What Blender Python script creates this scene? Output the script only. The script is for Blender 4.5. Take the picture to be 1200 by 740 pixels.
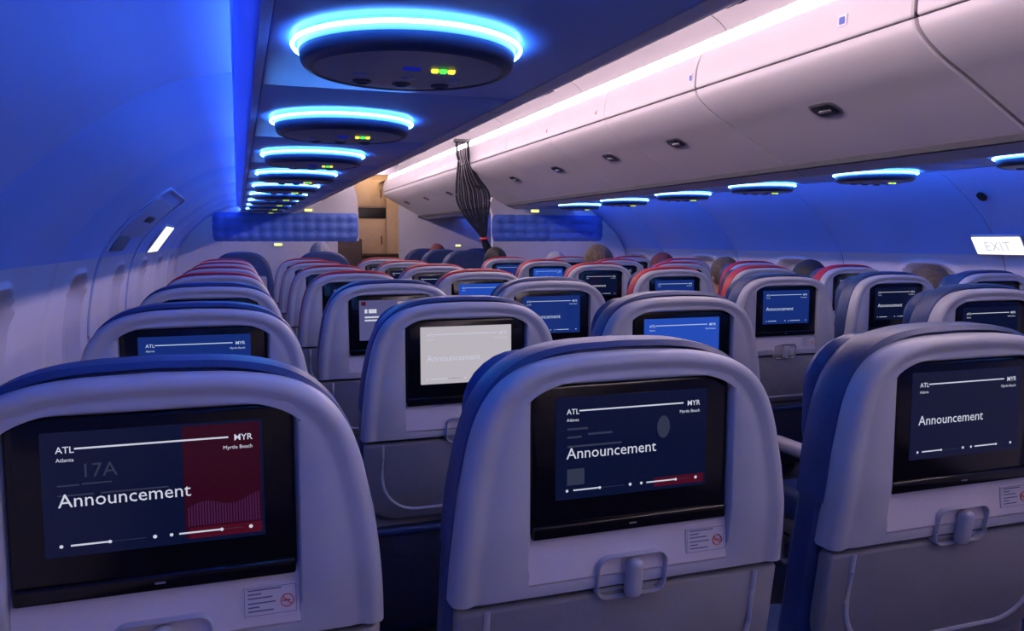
import bpy, bmesh, math, random
from mathutils import Vector, Matrix
random.seed(4)
for o in list(bpy.data.objects): bpy.data.objects.remove(o)
scene = bpy.context.scene
C = scene.collection
CAMZ = 1.28                      # eye height above the cabin floor

# ------------------------------------------------------------------ camera
cam = bpy.data.cameras.new('camera'); cam_o = bpy.data.objects.new('camera', cam); C.objects.link(cam_o)
cam.sensor_fit = 'HORIZONTAL'; cam.sensor_width = 36.0; cam.lens = 36.0 * 933 / 1200
cam.clip_start = 0.02; cam.clip_end = 60
cam_o.location = (0, 0, CAMZ)
cam_o.rotation_euler = (math.radians(90 - 5.39), 0, math.radians(-18.96))
cam.dof.use_dof = False
scene.camera = cam_o
# ------------------------------------------------------------------ world and exposure
w = bpy.data.worlds.new('world'); scene.world = w; w.use_nodes = True
w.node_tree.nodes['Background'].inputs[0].default_value = (0.01, 0.012, 0.03, 1)
w.node_tree.nodes['Background'].inputs[1].default_value = 0.2
vs = scene.view_settings
vs.view_transform = 'Standard'; vs.look = 'None'; vs.gamma = 1.0; vs.use_curve_mapping = False
vs.exposure = 0.0
COVE_COL, COVE_E = (1.0, 0.79, 0.86), 58.0      # white cove tubes over the bins
WASH_COL, WASH_E = (0.06, 0.20, 1.0), 52.0      # blue sidewall wash strips
RING_COL, RING_E = (0.08, 0.32, 1.0), 38.0       # light rings round the service discs
AISLE = 1.40                                     # centre line of the cabin
Y0, Y1 = -3.0, 12.2

# ------------------------------------------------------------------ materials
MATS = {}
def mat(name, col, rough=0.5, metal=0.0, spec=0.5, noise=0.0, nscale=40, bump=0.0, bscale=200, emit=None, es=0.0, alpha=1.0, trans=0.0, coat=0.0):
    m = bpy.data.materials.new(name); m.use_nodes = True
    nt = m.node_tree; b = nt.nodes['Principled BSDF']
    b.inputs['Base Color'].default_value = (*col, 1); b.inputs['Roughness'].default_value = rough
    b.inputs['Metallic'].default_value = metal; b.inputs['Specular IOR Level'].default_value = spec
    b.inputs['Alpha'].default_value = alpha
    b.inputs['Coat Weight'].default_value = coat; b.inputs['Coat Roughness'].default_value = 0.06
    if trans: b.inputs['Transmission Weight'].default_value = trans
    if emit:
        b.inputs['Emission Color'].default_value = (*emit, 1); b.inputs['Emission Strength'].default_value = es
    if noise or bump:
        tc = nt.nodes.new('ShaderNodeTexCoord')
    if noise:
        n = nt.nodes.new('ShaderNodeTexNoise'); n.inputs['Scale'].default_value = nscale; n.inputs['Detail'].default_value = 4
        nt.links.new(tc.outputs['Object'], n.inputs['Vector'])
        r = nt.nodes.new('ShaderNodeValToRGB')
        r.color_ramp.elements[0].position = 0.3; r.color_ramp.elements[1].position = 0.7
        r.color_ramp.elements[0].color = (*[c * (1 - noise) for c in col], 1)
        r.color_ramp.elements[1].color = (*[min(1, c * (1 + noise)) for c in col], 1)
        nt.links.new(n.outputs['Fac'], r.inputs['Fac']); nt.links.new(r.outputs['Color'], b.inputs['Base Color'])
    if bump:
        n2 = nt.nodes.new('ShaderNodeTexNoise'); n2.inputs['Scale'].default_value = bscale; n2.inputs['Detail'].default_value = 3
        nt.links.new(tc.outputs['Object'], n2.inputs['Vector'])
        bp = nt.nodes.new('ShaderNodeBump'); bp.inputs['Strength'].default_value = bump; bp.inputs['Distance'].default_value = 0.002
        nt.links.new(n2.outputs['Fac'], bp.inputs['Height']); nt.links.new(bp.outputs['Normal'], b.inputs['Normal'])
    MATS[name] = m
    return m
def emat(name, col, strength):
    m = bpy.data.materials.new(name); m.use_nodes = True
    nt = m.node_tree; nt.nodes.clear()
    o = nt.nodes.new('ShaderNodeOutputMaterial'); e = nt.nodes.new('ShaderNodeEmission')
    e.inputs[0].default_value = (*col, 1); e.inputs[1].default_value = strength
    nt.links.new(e.outputs[0], o.inputs[0]); MATS[name] = m
    return m
mat('shell', (0.37, 0.39, 0.47), 0.42, noise=0.03, nscale=25, bump=0.05, bscale=500)
mat('tray', (0.20, 0.20, 0.23), 0.5, noise=0.04, nscale=30, bump=0.08, bscale=500)
mat('ledge', (0.52, 0.50, 0.56), 0.45, noise=0.03)
mat('leather_blue', (0.022, 0.05, 0.17), 0.42, noise=0.2, nscale=12, bump=0.25, bscale=260)
mat('leather_red', (0.42, 0.018, 0.03), 0.45, noise=0.15, nscale=14, bump=0.25, bscale=260)
mat('pocket', (0.012, 0.016, 0.045), 0.75, noise=0.2, nscale=60, bump=0.4, bscale=400)
mat('bezel', (0.003, 0.003, 0.006), 0.14, spec=0.4)
mat('armrest', (0.45, 0.45, 0.50), 0.45, noise=0.03)
mat('metal', (0.45, 0.46, 0.5), 0.35, metal=0.9, noise=0.05)
mat('latch', (0.36, 0.37, 0.44), 0.35)
mat('placard', (0.50, 0.50, 0.56), 0.5, noise=0.03)
mat('ink', (0.10, 0.11, 0.2), 0.6, noise=0.02)
mat('ink_red', (0.6, 0.10, 0.06), 0.6, noise=0.02)
mat('ink_blue', (0.06, 0.1, 0.4), 0.6, noise=0.02)
mat('wall_white', (0.62, 0.58, 0.64), 0.5, noise=0.02, nscale=6, bump=0.05, bscale=300)
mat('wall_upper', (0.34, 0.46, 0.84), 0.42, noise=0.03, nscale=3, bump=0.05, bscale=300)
mat('backing', (0.05, 0.05, 0.07), 0.7, noise=0.1)
mat('bin_white', (0.68, 0.64, 0.67), 0.38, noise=0.015, nscale=5, bump=0.03, bscale=250)
mat('bin_rail', (0.46, 0.43, 0.46), 0.40, noise=0.015, nscale=5)
mat('ceiling_white', (0.52, 0.49, 0.52), 0.5, noise=0.01, nscale=5)
mat('psu_panel', (0.24, 0.36, 0.80), 0.36, noise=0.02, nscale=6)  # blue spill of the light rings put into the base colour
mat('disc_rim', (0.03, 0.045, 0.11), 0.35, noise=0.05)
mat('disc_face', (0.26, 0.27, 0.38), 0.4, noise=0.03)
mat('disc_skirt', (0.30, 0.36, 0.6), 0.35, noise=0.03)
mat('dark_glass', (0.02, 0.02, 0.03), 0.15, noise=0.02)
mat('carpet', (0.02, 0.028, 0.07), 0.95, noise=0.35, nscale=90, bump=0.6, bscale=300)
mat('quilt', (0.09, 0.18, 0.58), 0.5, noise=0.08, nscale=10, bump=0.15, bscale=200)
mat('bulk_white', (0.60, 0.57, 0.62), 0.5, noise=0.02, nscale=5)
mat('galley_beige', (0.62, 0.43, 0.27), 0.5, noise=0.08, nscale=8)
mat('galley_dark', (0.07, 0.04, 0.03), 0.5, noise=0.15, nscale=10)
mat('black', (0.01, 0.01, 0.012), 0.5, noise=0.05)
mat('blind', (0.50, 0.48, 0.56), 0.5, noise=0.03, nscale=8)
mat('window_ring', (0.56, 0.53, 0.6), 0.45, noise=0.02)
mat('door_trim', (0.40, 0.45, 0.66), 0.4, noise=0.02)
mat('curtain', (0.012, 0.014, 0.04), 0.8, noise=0.2, nscale=60, alpha=0.55)
mat('curtain_hem', (0.008, 0.01, 0.025), 0.8, noise=0.2)
mat('tie_red', (0.5, 0.02, 0.03), 0.6, noise=0.1)
mat('card_red', (0.5, 0.03, 0.05), 0.5, noise=0.05)
mat('card_white', (0.6, 0.6, 0.65), 0.5, noise=0.03)
mat('skin_light', (0.55, 0.32, 0.24), 0.5, noise=0.06)
mat('skin_dark', (0.22, 0.11, 0.07), 0.5, noise=0.06)
mat('hair_brown', (0.10, 0.07, 0.05), 0.7, noise=0.4, nscale=60, bump=0.8, bscale=90)
mat('hair_black', (0.012, 0.011, 0.013), 0.6, noise=0.3, nscale=60, bump=0.8, bscale=90)
mat('hair_grey', (0.30, 0.30, 0.36), 0.7, noise=0.25, nscale=60, bump=0.6, bscale=90)
mat('hair_red', (0.13, 0.03, 0.03), 0.7, noise=0.3, nscale=60, bump=0.8, bscale=90)
mat('shirt_navy', (0.03, 0.04, 0.09), 0.85, noise=0.2, nscale=40)
mat('shirt_grey', (0.22, 0.22, 0.25), 0.85, noise=0.15, nscale=40)
mat('trousers', (0.03, 0.03, 0.045), 0.85, noise=0.2, nscale=40)
emat('cove_light', COVE_COL, COVE_E)
emat('wash_light', WASH_COL, WASH_E)
emat('ring_light', RING_COL, RING_E)
emat('led_green', (0.10, 1.0, 0.10), 1.3)
emat('led_yellow', (0.95, 0.85, 0.08), 1.2)
emat('led_blue', (0.01, 0.02, 0.5), 0.5)
emat('sign_lit', (1.0, 0.97, 1.0), 1.35)
mat('sign_letters', (0.5, 0.48, 0.5), 0.5, emit=(1.0, 0.93, 0.95), es=0.60)
emat('sign_small', (0.9, 1.0, 0.25), 1.6)
emat('galley_lamp', (1.0, 0.72, 0.45), 6.0)
emat('txt_white', (0.80, 0.83, 1.0), 0.72)
emat('txt_dim', (0.40, 0.46, 0.95), 0.075)
emat('txt_soft', (0.60, 0.75, 1.0), 0.75)
def screen_mat(name, col, s): mat(name, (0.003, 0.003, 0.005), 0.10, spec=0.28, emit=col, es=s)
screen_mat('scr_navy', (0.004, 0.008, 0.042), 0.65)
screen_mat('scr_blue', (0.008, 0.028, 0.19), 0.9)
screen_mat('scr_bright', (0.015, 0.075, 0.50), 0.9)
screen_mat('scr_glare', (0.56, 0.52, 0.58), 0.85)  # reflected cove glare painted into the screen's emission colour
screen_mat('scr_grey', (0.10, 0.10, 0.26), 0.8)
screen_mat('scr_red', (0.040, 0.003, 0.014), 0.65)
screen_mat('scr_redstrip', (0.075, 0.004, 0.016), 0.8)
screen_mat('scr_purple', (0.05, 0.012, 0.06), 0.9)
screen_mat('scr_pink', (0.45, 0.30, 0.36), 0.8)

# ------------------------------------------------------------------ mesh helpers
class MB:
    def __init__(s): s.v = []; s.f = []; s.mi = []
    def face(s, idx, mi=0): s.f.append(tuple(idx)); s.mi.append(mi)
    def add(s, vs, fs, mi=0):
        b = len(s.v); s.v += [tuple(p) for p in vs]
        for f in fs: s.face([b + i for i in f], mi)
    def loft(s, loops, closed=False, cap0=False, cap1=False, mi=0, flip=False):
        b = len(s.v); n = len(loops[0])
        for L in loops: s.v += [tuple(p) for p in L]
        for i in range(len(loops) - 1):
            for j in range(n if closed else n - 1):
                a = b + i * n + j; c = b + i * n + (j + 1) % n
                q = (a, c, c + n, a + n)
                s.face(q[::-1] if flip else q, mi)
        if cap0: s.face(list(range(b, b + n))[::1 if flip else -1], mi)
        if cap1:
            k = b + (len(loops) - 1) * n
            s.face(list(range(k, k + n))[::-1 if flip else 1], mi)
    def ubox(s, x0, x1, y0, y1, z0, z1, mi=0):
        vs = [(x0,y0,z0),(x1,y0,z0),(x1,y1,z0),(x0,y1,z0),(x0,y0,z1),(x1,y0,z1),(x1,y1,z1),(x0,y1,z1)]
        s.add(vs, [(0,3,2,1),(4,5,6,7),(0,1,5,4),(1,2,6,5),(2,3,7,6),(3,0,4,7)], mi)
    def rbox(s, x0, x1, y0, y1, z0, z1, r=0.01, seg=3, mi=0):
        # rounded box: rounded rectangles in XZ lofted along Y with rounded ends
        st = []
        for i in range(seg + 1):
            a = math.pi / 2 * i / seg; st.append((r * (1 - math.sin(a)), y0 + r * (1 - math.cos(a))))
        for i in range(seg, -1, -1):
            a = math.pi / 2 * i / seg; st.append((r * (1 - math.sin(a)), y1 - r * (1 - math.cos(a))))
        loops = [[(x, y, z) for x, z in rrect((x0 + x1) / 2, (z0 + z1) / 2, (x1 - x0) / 2 - d, (z1 - z0) / 2 - d, max(r - d * 0.5, 0.001), seg + 1)] for d, y in st]
        s.loft(loops, True, True, True, mi)
    def tube(s, pts, r, n=8, mi=0, closed=False, ry=None):
        pts = [Vector(p) for p in pts]; loops = []
        up = Vector((0, 0, 1))
        for i, p in enumerate(pts):
            if closed: t = (pts[(i + 1) % len(pts)] - pts[i - 1]).normalized()
            else: t = (pts[min(i + 1, len(pts) - 1)] - pts[max(i - 1, 0)]).normalized()
            a = t.cross(up)
            if a.length < 1e-3: a = t.cross(Vector((0, 1, 0)))
            a.normalize(); b = a.cross(t).normalized()
            rr = r[i] if isinstance(r, (list, tuple)) else r
            loops.append([p + a * math.cos(2*math.pi*k/n) * rr + b * math.sin(2*math.pi*k/n) * rr for k in range(n)])
        if closed: loops.append(loops[0])
        s.loft(loops, True, not closed, not closed, mi)
    def lathe(s, prof, n=40, c=(0,0,0), mi=0):
        loops = [[(c[0] + r * math.cos(2*math.pi*k/n), c[1] + r * math.sin(2*math.pi*k/n), c[2] + z) for k in range(n)] for r, z in prof]
        s.loft(loops, True, False, False, mi)
    def warp(s, fn): s.v = [tuple(fn(*p)) for p in s.v]; return s
    def mesh(s, name, mats, smooth=True, angle=40):
        me = bpy.data.meshes.new(name); me.from_pydata(s.v, [], s.f); me.validate(); 
        for m in (mats if isinstance(mats, (list, tuple)) else [mats]): me.materials.append(MATS[m])
        bm = bmesh.new(); bm.from_mesh(me)
        for f, mi in zip(bm.faces, s.mi): f.material_index = mi; f.smooth = smooth
        bmesh.ops.recalc_face_normals(bm, faces=bm.faces)
        if smooth:
            for e in bm.edges:
                if len(e.link_faces) == 2 and e.calc_face_angle(0) > math.radians(angle): e.smooth = False
        bm.to_mesh(me); bm.free(); me.update()
        return me
    def build(s, name, mats, parent=None, smooth=True, angle=40):
        return link(name, s.mesh(name, mats, smooth, angle), parent)
def link(name, me, parent=None):
    o = bpy.data.objects.new(name, me); C.objects.link(o)
    if parent: o.parent = parent
    return o
def empty(name, loc=(0,0,0), parent=None):
    o = bpy.data.objects.new(name, None); C.objects.link(o); o.location = loc; o.empty_display_size = 0.1
    if parent: o.parent = parent
    return o
def tag(o, label=None, cat=None, group=None, kind=None):
    if label: o['label'] = label
    if cat: o['category'] = cat
    if group: o['group'] = group
    if kind: o['kind'] = kind
    return o
def rrect(cx, cz, hw, hh, r, n=5):
    r = min(r, hw, hh); pts = []
    for (sx, sz, a0) in ((1, 1, 0), (-1, 1, 90), (-1, -1, 180), (1, -1, 270)):
        for i in range(n):
            a = math.radians(a0 + 90 * i / (n - 1))
            pts.append((cx + sx * (hw - r) + r * math.cos(a), cz + sz * (hh - r) + r * math.sin(a)))
    return pts
def text_geo(mb, s, x, z, size, y, align='LEFT', mi=0, bold=0.0):
    cu = bpy.data.curves.new('t', 'FONT'); cu.body = s; cu.size = size; cu.align_x = align; cu.resolution_u = 2; cu.offset = bold
    o = bpy.data.objects.new('t', cu); C.objects.link(o)
    dg = bpy.context.evaluated_depsgraph_get(); ev = o.evaluated_get(dg); me = ev.to_mesh()
    mb.add([(x + v.co.x, y, z + v.co.y) for v in me.vertices], [tuple(p.vertices) for p in me.polygons], mi)
    ev.to_mesh_clear(); bpy.data.objects.remove(o); bpy.data.curves.remove(cu)
def catmull(pts, n):
    P = [Vector((p[0], p[1])) for p in pts]; P = [P[0] * 2 - P[1]] + P + [P[-1] * 2 - P[-2]]; out = []
    for i in range(1, len(P) - 2):
        for k in range(n):
            t = k / n; a, b, c, d = P[i-1], P[i], P[i+1], P[i+2]
            out.append(0.5 * ((2*b) + (c - a)*t + (2*a - 5*b + 4*c - d)*t*t + (3*b - a - 3*c + d)*t**3))
    out.append(P[-2]); return out
ORD = ['first', 'second', 'third', 'fourth', 'fifth', 'sixth', 'seventh', 'eighth', 'ninth', 'tenth', 'eleventh', 'twelfth', 'thirteenth', 'fourteenth', 'fifteenth', 'sixteenth', 'seventeenth', 'eighteenth', 'nineteenth', 'twentieth']

# ------------------------------------------------------------------ cabin shell
# right-hand side profile is (AISLE + h, z); the left one mirrors it.  h = distance from the centre line, z above floor
UPW = [(1.40, 1.61), (1.54, 1.57), (1.70, 1.46), (1.82, 1.35), (1.915, 1.212)]
LOW = [(1.915, 1.212), (1.96, 1.03), (1.97, 0.83), (1.93, 0.43), (1.85, 0.0)]
FULL = catmull(UPW + LOW[1:], 10)
UP_P = FULL[:41]; LOW_P = FULL[40:]
def side_x(sg, h): return AISLE + sg * h
def offs(P, d):                                      # offset a profile outwards
    out = []
    for i, p in enumerate(P):
        t = (P[min(i+1, len(P)-1)] - P[max(i-1, 0)]).normalized(); out.append(p + Vector((-t.y, t.x)) * d)
    return out
def extr(mb, P, sg, ya, yb, mi=0): mb.loft([[(side_x(sg, p.x), y, p.y) for p in P] for y in (ya, yb)], mi=mi)
fl = MB(); fl.ubox(AISLE - 2.1, AISLE + 2.1, Y0, Y1, -0.05, 0); tag(fl.build('floor', 'carpet', smooth=False), 'dark blue carpeted cabin floor', kind='structure')
SEAMS = [-2.46 + 1.04 * i for i in range(14)] 
SEAMS = [Y0] + [s for s in SEAMS if s > Y0 + .2] + [10.3]
walls = {}
win_n = 0
for sg, side in ((-1, 'left'), (1, 'right')):
    m = MB(); m.loft([[(side_x(sg, p.x), y, p.y) for p in offs(FULL, 0.085)] for y in (Y0, Y1)]); 
    m.loft([[(side_x(sg, p.x), y, p.y) for p in offs(FULL, 0.12)] for y in (Y0, Y1)])
    wl = m.build('wall_' + side, 'backing'); tag(wl, 'curved cabin side wall lined with panels', kind='structure'); walls[side] = wl
    # upper panels: plain curved sheets with turned-back edges
    for a, b in zip(SEAMS[:-1], SEAMS[1:]):
        m = MB(); g = 0.0015
        ys = [a + g, a + g, a + g + 0.004, b - g - 0.004, b - g, b - g]; ds = [0.02, 0.003, 0, 0, 0.003, 0.02]
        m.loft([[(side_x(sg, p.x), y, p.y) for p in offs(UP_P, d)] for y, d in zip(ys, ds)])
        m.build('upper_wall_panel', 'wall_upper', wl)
    # lower panels with scooped window pockets
    for a, b in zip(SEAMS[:-1], SEAMS[1:]):
        m = MB(); g = 0.0015; n = 44; wy = a + 0.43
        haswin = b - a > 0.9
        nrm = offs(LOW_P, 1.0); loops = []
        PZ = []
        for i in range(len(LOW_P) - 1):
            for k in range(3):
                u = k / 3; PZ.append((LOW_P[i].lerp(LOW_P[i+1], u), (nrm[i] - LOW_P[i]).lerp(nrm[i+1] - LOW_P[i+1], u)))
        PZ.append((LOW_P[-1], nrm[-1] - LOW_P[-1]))
        for j in range(n + 1):
            y = a + g + (b - a - 2 * g) * j / n; L = []
            for p, nn in PZ:
                d = 0.0
                if haswin:
                    qx = abs(y - wy) - 0.07; qz = abs(p.y - 0.92) - 0.12
                    sd = math.hypot(max(qx, 0), max(qz, 0)) + min(max(qx, qz), 0) - 0.12
                    u = min(max(-sd / 0.055, 0), 1); d = 0.062 * u * u * (3 - 2 * u)
                    u2 = min(max(1 - abs(sd - 0.008) / 0.016, 0), 1); d -= 0.009 * u2 * u2 * (3 - 2 * u2)
                if j in (0, n): d += 0.012
                q = p + nn * d; L.append((side_x(sg, q.x), y, q.y))
            loops.append(L)
        m.loft(loops); m.build('lower_wall_panel', 'wall_white', wl)
        if haswin and -1 < a < 8.2:
            win_n += 1
            wroot = empty('window_%d' % win_n, (side_x(sg, 1.975), wy, 0.92)); tag(wroot, kind='structure')
            tilt = 0.10 if True else 0
            for nm, hw, hh, x0, x1, mt in (('window_surround', .135, .175, .042, .050, 'window_ring'), ('blind', .115, .155, .036, .041, 'blind')):
                mm = MB(); pts = rrect(0, 0, hw, hh, .09, 8)
                xa, xb = side_x(sg, 0) - AISLE, 0
                mm.loft([[(sg * x0, py, pz) for py, pz in pts], [(sg * x1, py, pz) for py, pz in pts]], True, True, True)
                mm.build(nm, mt, wroot)
            mm = MB(); mm.rbox(sg * .036 - .006, sg * .036 + .006, -.03, .03, -.135, -.125, .003); mm.build('blind_grip', 'window_ring', wroot)
    # base trim
    m = MB(); m.ubox(*sorted((side_x(sg, 1.80), side_x(sg, 1.86))), Y0, 10.3, 0, 0.08)
    tag(m.build('baseboard_' + side, 'tray', smooth=False), kind='structure')

# wall between wall top and service panels: recessed channel with the blue wash strip
for i, (sg, side) in enumerate(((-1, 'left'), (1, 'right'))):
    m = MB(); P = [Vector(p) for p in ((1.40, 1.61), (1.395, 1.64), (1.352, 1.64), (1.352, 1.568), (1.364, 1.567), (1.364, 1.563), (1.350, 1.563))]
    extr(m, P, sg, Y0, 10.3); tr = m.build('trim_%d' % (i + 1), 'psu_panel', angle=20); tag(tr, 'recessed light channel along top of side wall', kind='structure')
    m = MB(); m.ubox(*sorted((side_x(sg, 1.353), side_x(sg, 1.356))), Y0 + .05, 10.2, 1.570, 1.598)
    s = m.build('wash_light_strip', 'wash_light', smooth=False)
    tag(s, 'blue light strip in channel above the %s' % ('wall with the exit door handle' if sg < 0 else 'wall beside the curtained bulkhead'), 'light strip', 'blue wall wash strips')

# ceiling: cove and centre panels
ce = empty('ceiling'); tag(ce, kind='structure')
COVE = [(0.445, 2.062), (0.54, 2.065), (0.60, 2.10), (0.60, 2.16), (0.54, 2.215), (0.44, 2.245), (0.30, 2.26), (0.0, 2.265)]
for sg in (-1, 1):
    for a in [Y0 + 1.5 * i for i in range(10)]:
        b = min(a + 1.5, Y1); m = MB(); extr(m, catmull(COVE, 4), sg, a + .002, b - .002); m.build('cove_panel', 'ceiling_white', ce)
for sg, nm in ((-1, 'near'), (1, 'far')):
    m = MB(); hx = side_x(sg, 0.452)
    s = empty('cove_light_strip')
    extr(m, [Vector(p) for p in ((.4435, 2.0605), (.440, 2.080), (.447, 2.097), (.462, 2.106))], sg, Y0 + .05, 10.2); m.build('lens', 'cove_light', s)
    m = MB(); extr(m, [Vector(p) for p in ((.450, 2.058), (.53, 2.062), (.53, 2.095), (.464, 2.107), (.449, 2.099), (.442, 2.080))], sg, Y0 + .04, 10.21); m.build('housing', 'bin_rail', s)
    tag(s, 'long white light strip in ceiling cove above the %s' % ('bins across the aisle from the curtain' if sg < 0 else 'bins on the curtain side'), 'light strip', 'cove light strips')

# end walls
m = MB(); m.ubox(AISLE - 2.05, AISLE + 2.05, Y0 - .06, Y0, 0, 2.3); tag(m.build('wall_back', 'bulk_white', smooth=False), kind='structure')
m = MB(); m.ubox(AISLE - 2.05, AISLE + 2.05, Y1, Y1 + .06, 0, 2.3); tag(m.build('wall_front', 'bulk_white', smooth=False), kind='structure')

# service panels under the bins
PITCH = 0.77
DISC_Y = [1.18 + PITCH * k for k in range(-4, 11)]
psu_root = {}
for i, (sg, side) in enumerate(((-1, 'left'), (1, 'right'))):
    r = empty('ceiling_' + side); tag(r, kind='structure'); psu_root[sg] = r
    me = None
    for k, y in enumerate(DISC_Y):
        if me is None:
            m = MB(); g = .003
            ie = .856 if sg < 0 else .935
            xs = [(1.35, .012), (1.348, .002), (1.344, 0), (ie + .008, 0), (ie + .002, .003), (ie, .012)]
            L = [[(sg * h, yy, 1.565 + dz + e) for h, dz in xs] for yy, e in ((-PITCH/2 + g, .012), (-PITCH/2 + g, .002), (-PITCH/2 + g + .003, 0), (PITCH/2 - g - .003, 0), (PITCH/2 - g, .002), (PITCH/2 - g, .012))]
            m.loft(L)
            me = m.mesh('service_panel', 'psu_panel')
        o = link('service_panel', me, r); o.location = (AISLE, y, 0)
    m = MB(); m.ubox(*sorted((side_x(sg, .84), side_x(sg, 1.36))), Y0, 10.3, 1.58, 1.60); b = m.build('panel_backing', 'backing', r, smooth=False)

# ------------------------------------------------------------------ overhead bins
BINPS = {-1: catmull([(.856, 1.574), (.850, 1.566), (.80, 1.578), (.70, 1.625), (.58, 1.685), (.50, 1.73), (.44, 1.78), (.40, 1.84), (.386, 1.885)], 5),
         1: catmull([(.955, 1.572), (.948, 1.552), (.88, 1.582), (.78, 1.636), (.68, 1.691), (.59, 1.740), (.50, 1.786), (.435, 1.828), (.398, 1.862), (.386, 1.890)], 5)}
RAILP = catmull([(.392, 1.894), (.384, 1.90), (.384, 1.93), (.39, 1.98), (.408, 2.03), (.428, 2.052), (.445, 2.062)], 4)
BINSY = {-1: [-2.9, -2.0, -1.1, -.15, .80, 1.75, 2.75, 3.57, 4.28, 5.06, 5.90, 6.70, 7.6, 8.5, 9.4, 10.28],
         1: [-2.9, -2.0, -1.1, -.15, .80, 1.78, 2.90, 3.75, 4.50, 5.32, 6.20, 7.15, 8.2, 9.2, 10.28]}
LATCH_Y = {5: 2.36, 6: 3.38, 7: 4.09, 8: 4.87, 9: 5.72}
for sg in (-1, 1):
    BINS = BINSY[sg]; BINP = BINPS[sg]; big = BINS[5]
    nb = len(BINS) - 1
    for i, (a, b) in enumerate(zip(BINS[:-1], BINS[1:])):
        root = empty('overhead_bin', (AISLE, a, 0)); L = b - a; g = .0015 if not (abs(b - big) < .01 or abs(a - big) < .01) else .007
        k = nb - 1 - i
        tag(root, 'white curved overhead bin %s, %s back from the galley' % ('on the curtain side' if sg > 0 else 'across the aisle from the curtain', ORD[k]), 'overhead bin', 'overhead bins')
        def sheet(P, mt, nm, th=.02):
            m = MB(); e = .0018 if g < .004 else .005; st = [(g, th), (g, e), (g + e, 0), (L - g - e, 0), (L - g, e), (L - g, th)]
            c = [Vector((p.x, p.y)) for p in P]
            o_ = offs(c, 1.0); sgn = 1
            # outward-of-cabin direction: away from the aisle / up
            nn = [o_[j] - c[j] for j in range(len(c))]
            if nn[len(c)//2].x < 0: nn = [-v for v in nn]
            m.loft([[(sg * (c[j].x + nn[j].x * d), y, c[j].y + nn[j].y * d) for j in range(len(c))] for y, d in st])
            return m.build(nm, mt, root)
        sheet(BINP, 'bin_white', 'bin_door'); sheet(RAILP, 'bin_rail', 'bin_rail')
        m = MB(); m.loft([[(sg * p[0], y, p[1]) for p in ((.84 if sg < 0 else .93, 1.61), (.60, 1.71 if sg < 0 else 1.76), (.47, 1.80 if sg < 0 else 1.83), (.42, 1.9), (.46, 2.03), (.65, 2.04), (.9, 2.04), (1.3, 1.7), (1.3, 1.60))] for y in (.012, L - .012)], True, True, True)
        m.build('bin_body', 'backing', root, smooth=False)
        # latch: dark paddle in a light oval bezel, set on the curved door
        ly = LATCH_Y[i] - a if i in LATCH_Y and sg > 0 else L / 2
        p0, p1 = (Vector((.535, 1.711)), Vector((.478, 1.745))) if sg < 0 else (Vector((.615, 1.7270)), Vector((.555, 1.7585)))
        t = (p1 - p0).normalized(); nv = Vector((-t.y, t.x)); nv = nv if nv.y < 0 else -nv
        mid = (p0 + p1) / 2
        for nm, hw, hh, d0, d1, mt in (('latch_bezel', .066, .040, -.012, .004, 'metal'), ('latch', .056, .030, -.01, .0065, 'dark_glass')):
            m = MB(); pts = rrect(0, 0, hw, hh, hh * .75, 6)
            def P3(u, v, d):
                q = mid + t * v + nv * d; return (sg * q.x, ly + u, q.y)
            m.loft([[P3(u, v, d0) for u, v in pts], [P3(u, v, d1 - .002) for u, v in pts], [P3(u * .95, v * .92, d1) for u, v in pts]], True, True, True)
            if nm == 'latch': m.rbox(-.01, .01, -.004, .004, -.004, .004, .002) if False else None
            lo = m.build(nm, mt, root)
        m = MB(); pts = rrect(0, 0, .030, .006, .005, 4)
        m.loft([[P3(u, v - .004, .006) for u, v in pts], [P3(u, v - .004, .010) for u, v in pts]], True, True, True); m.build('latch_paddle', 'metal', root)
        # small stickers on the rail above the door
        if sg > 0 and i in (5, 6, 7, 8):
            st = {5: [(.28, 1.955, 'ink_blue', .020, .018)], 6: [(.03, 1.945, 'ink_blue', .014, .018)], 7: [(.10, 1.94, 'ink_red', .012, .015)], 8: [(.05, 1.935, 'ink_red', .012, .015)]}[i]
            for (sy, sz, mt, hw, hh) in st:
                m = MB(); pts = rrect(0, 0, hw, hh, .004, 3)
                m.loft([[(.384 - d if sz > 1.9 else .388 - d, sy + u, sz + v) for u, v in pts] for d in (-.004, .0012)], True, True, True)
                so = m.build('sticker', 'placard', root); m = MB()
                pts = rrect(0, 0, hw * .6, hh * .6, .004, 3)
                m.loft([[((.384 if sz > 1.9 else .388) - d, sy + u, sz + v) for u, v in pts] for d in (.001, .002)], True, True, True); m.build('sticker_mark', mt, so)

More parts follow.
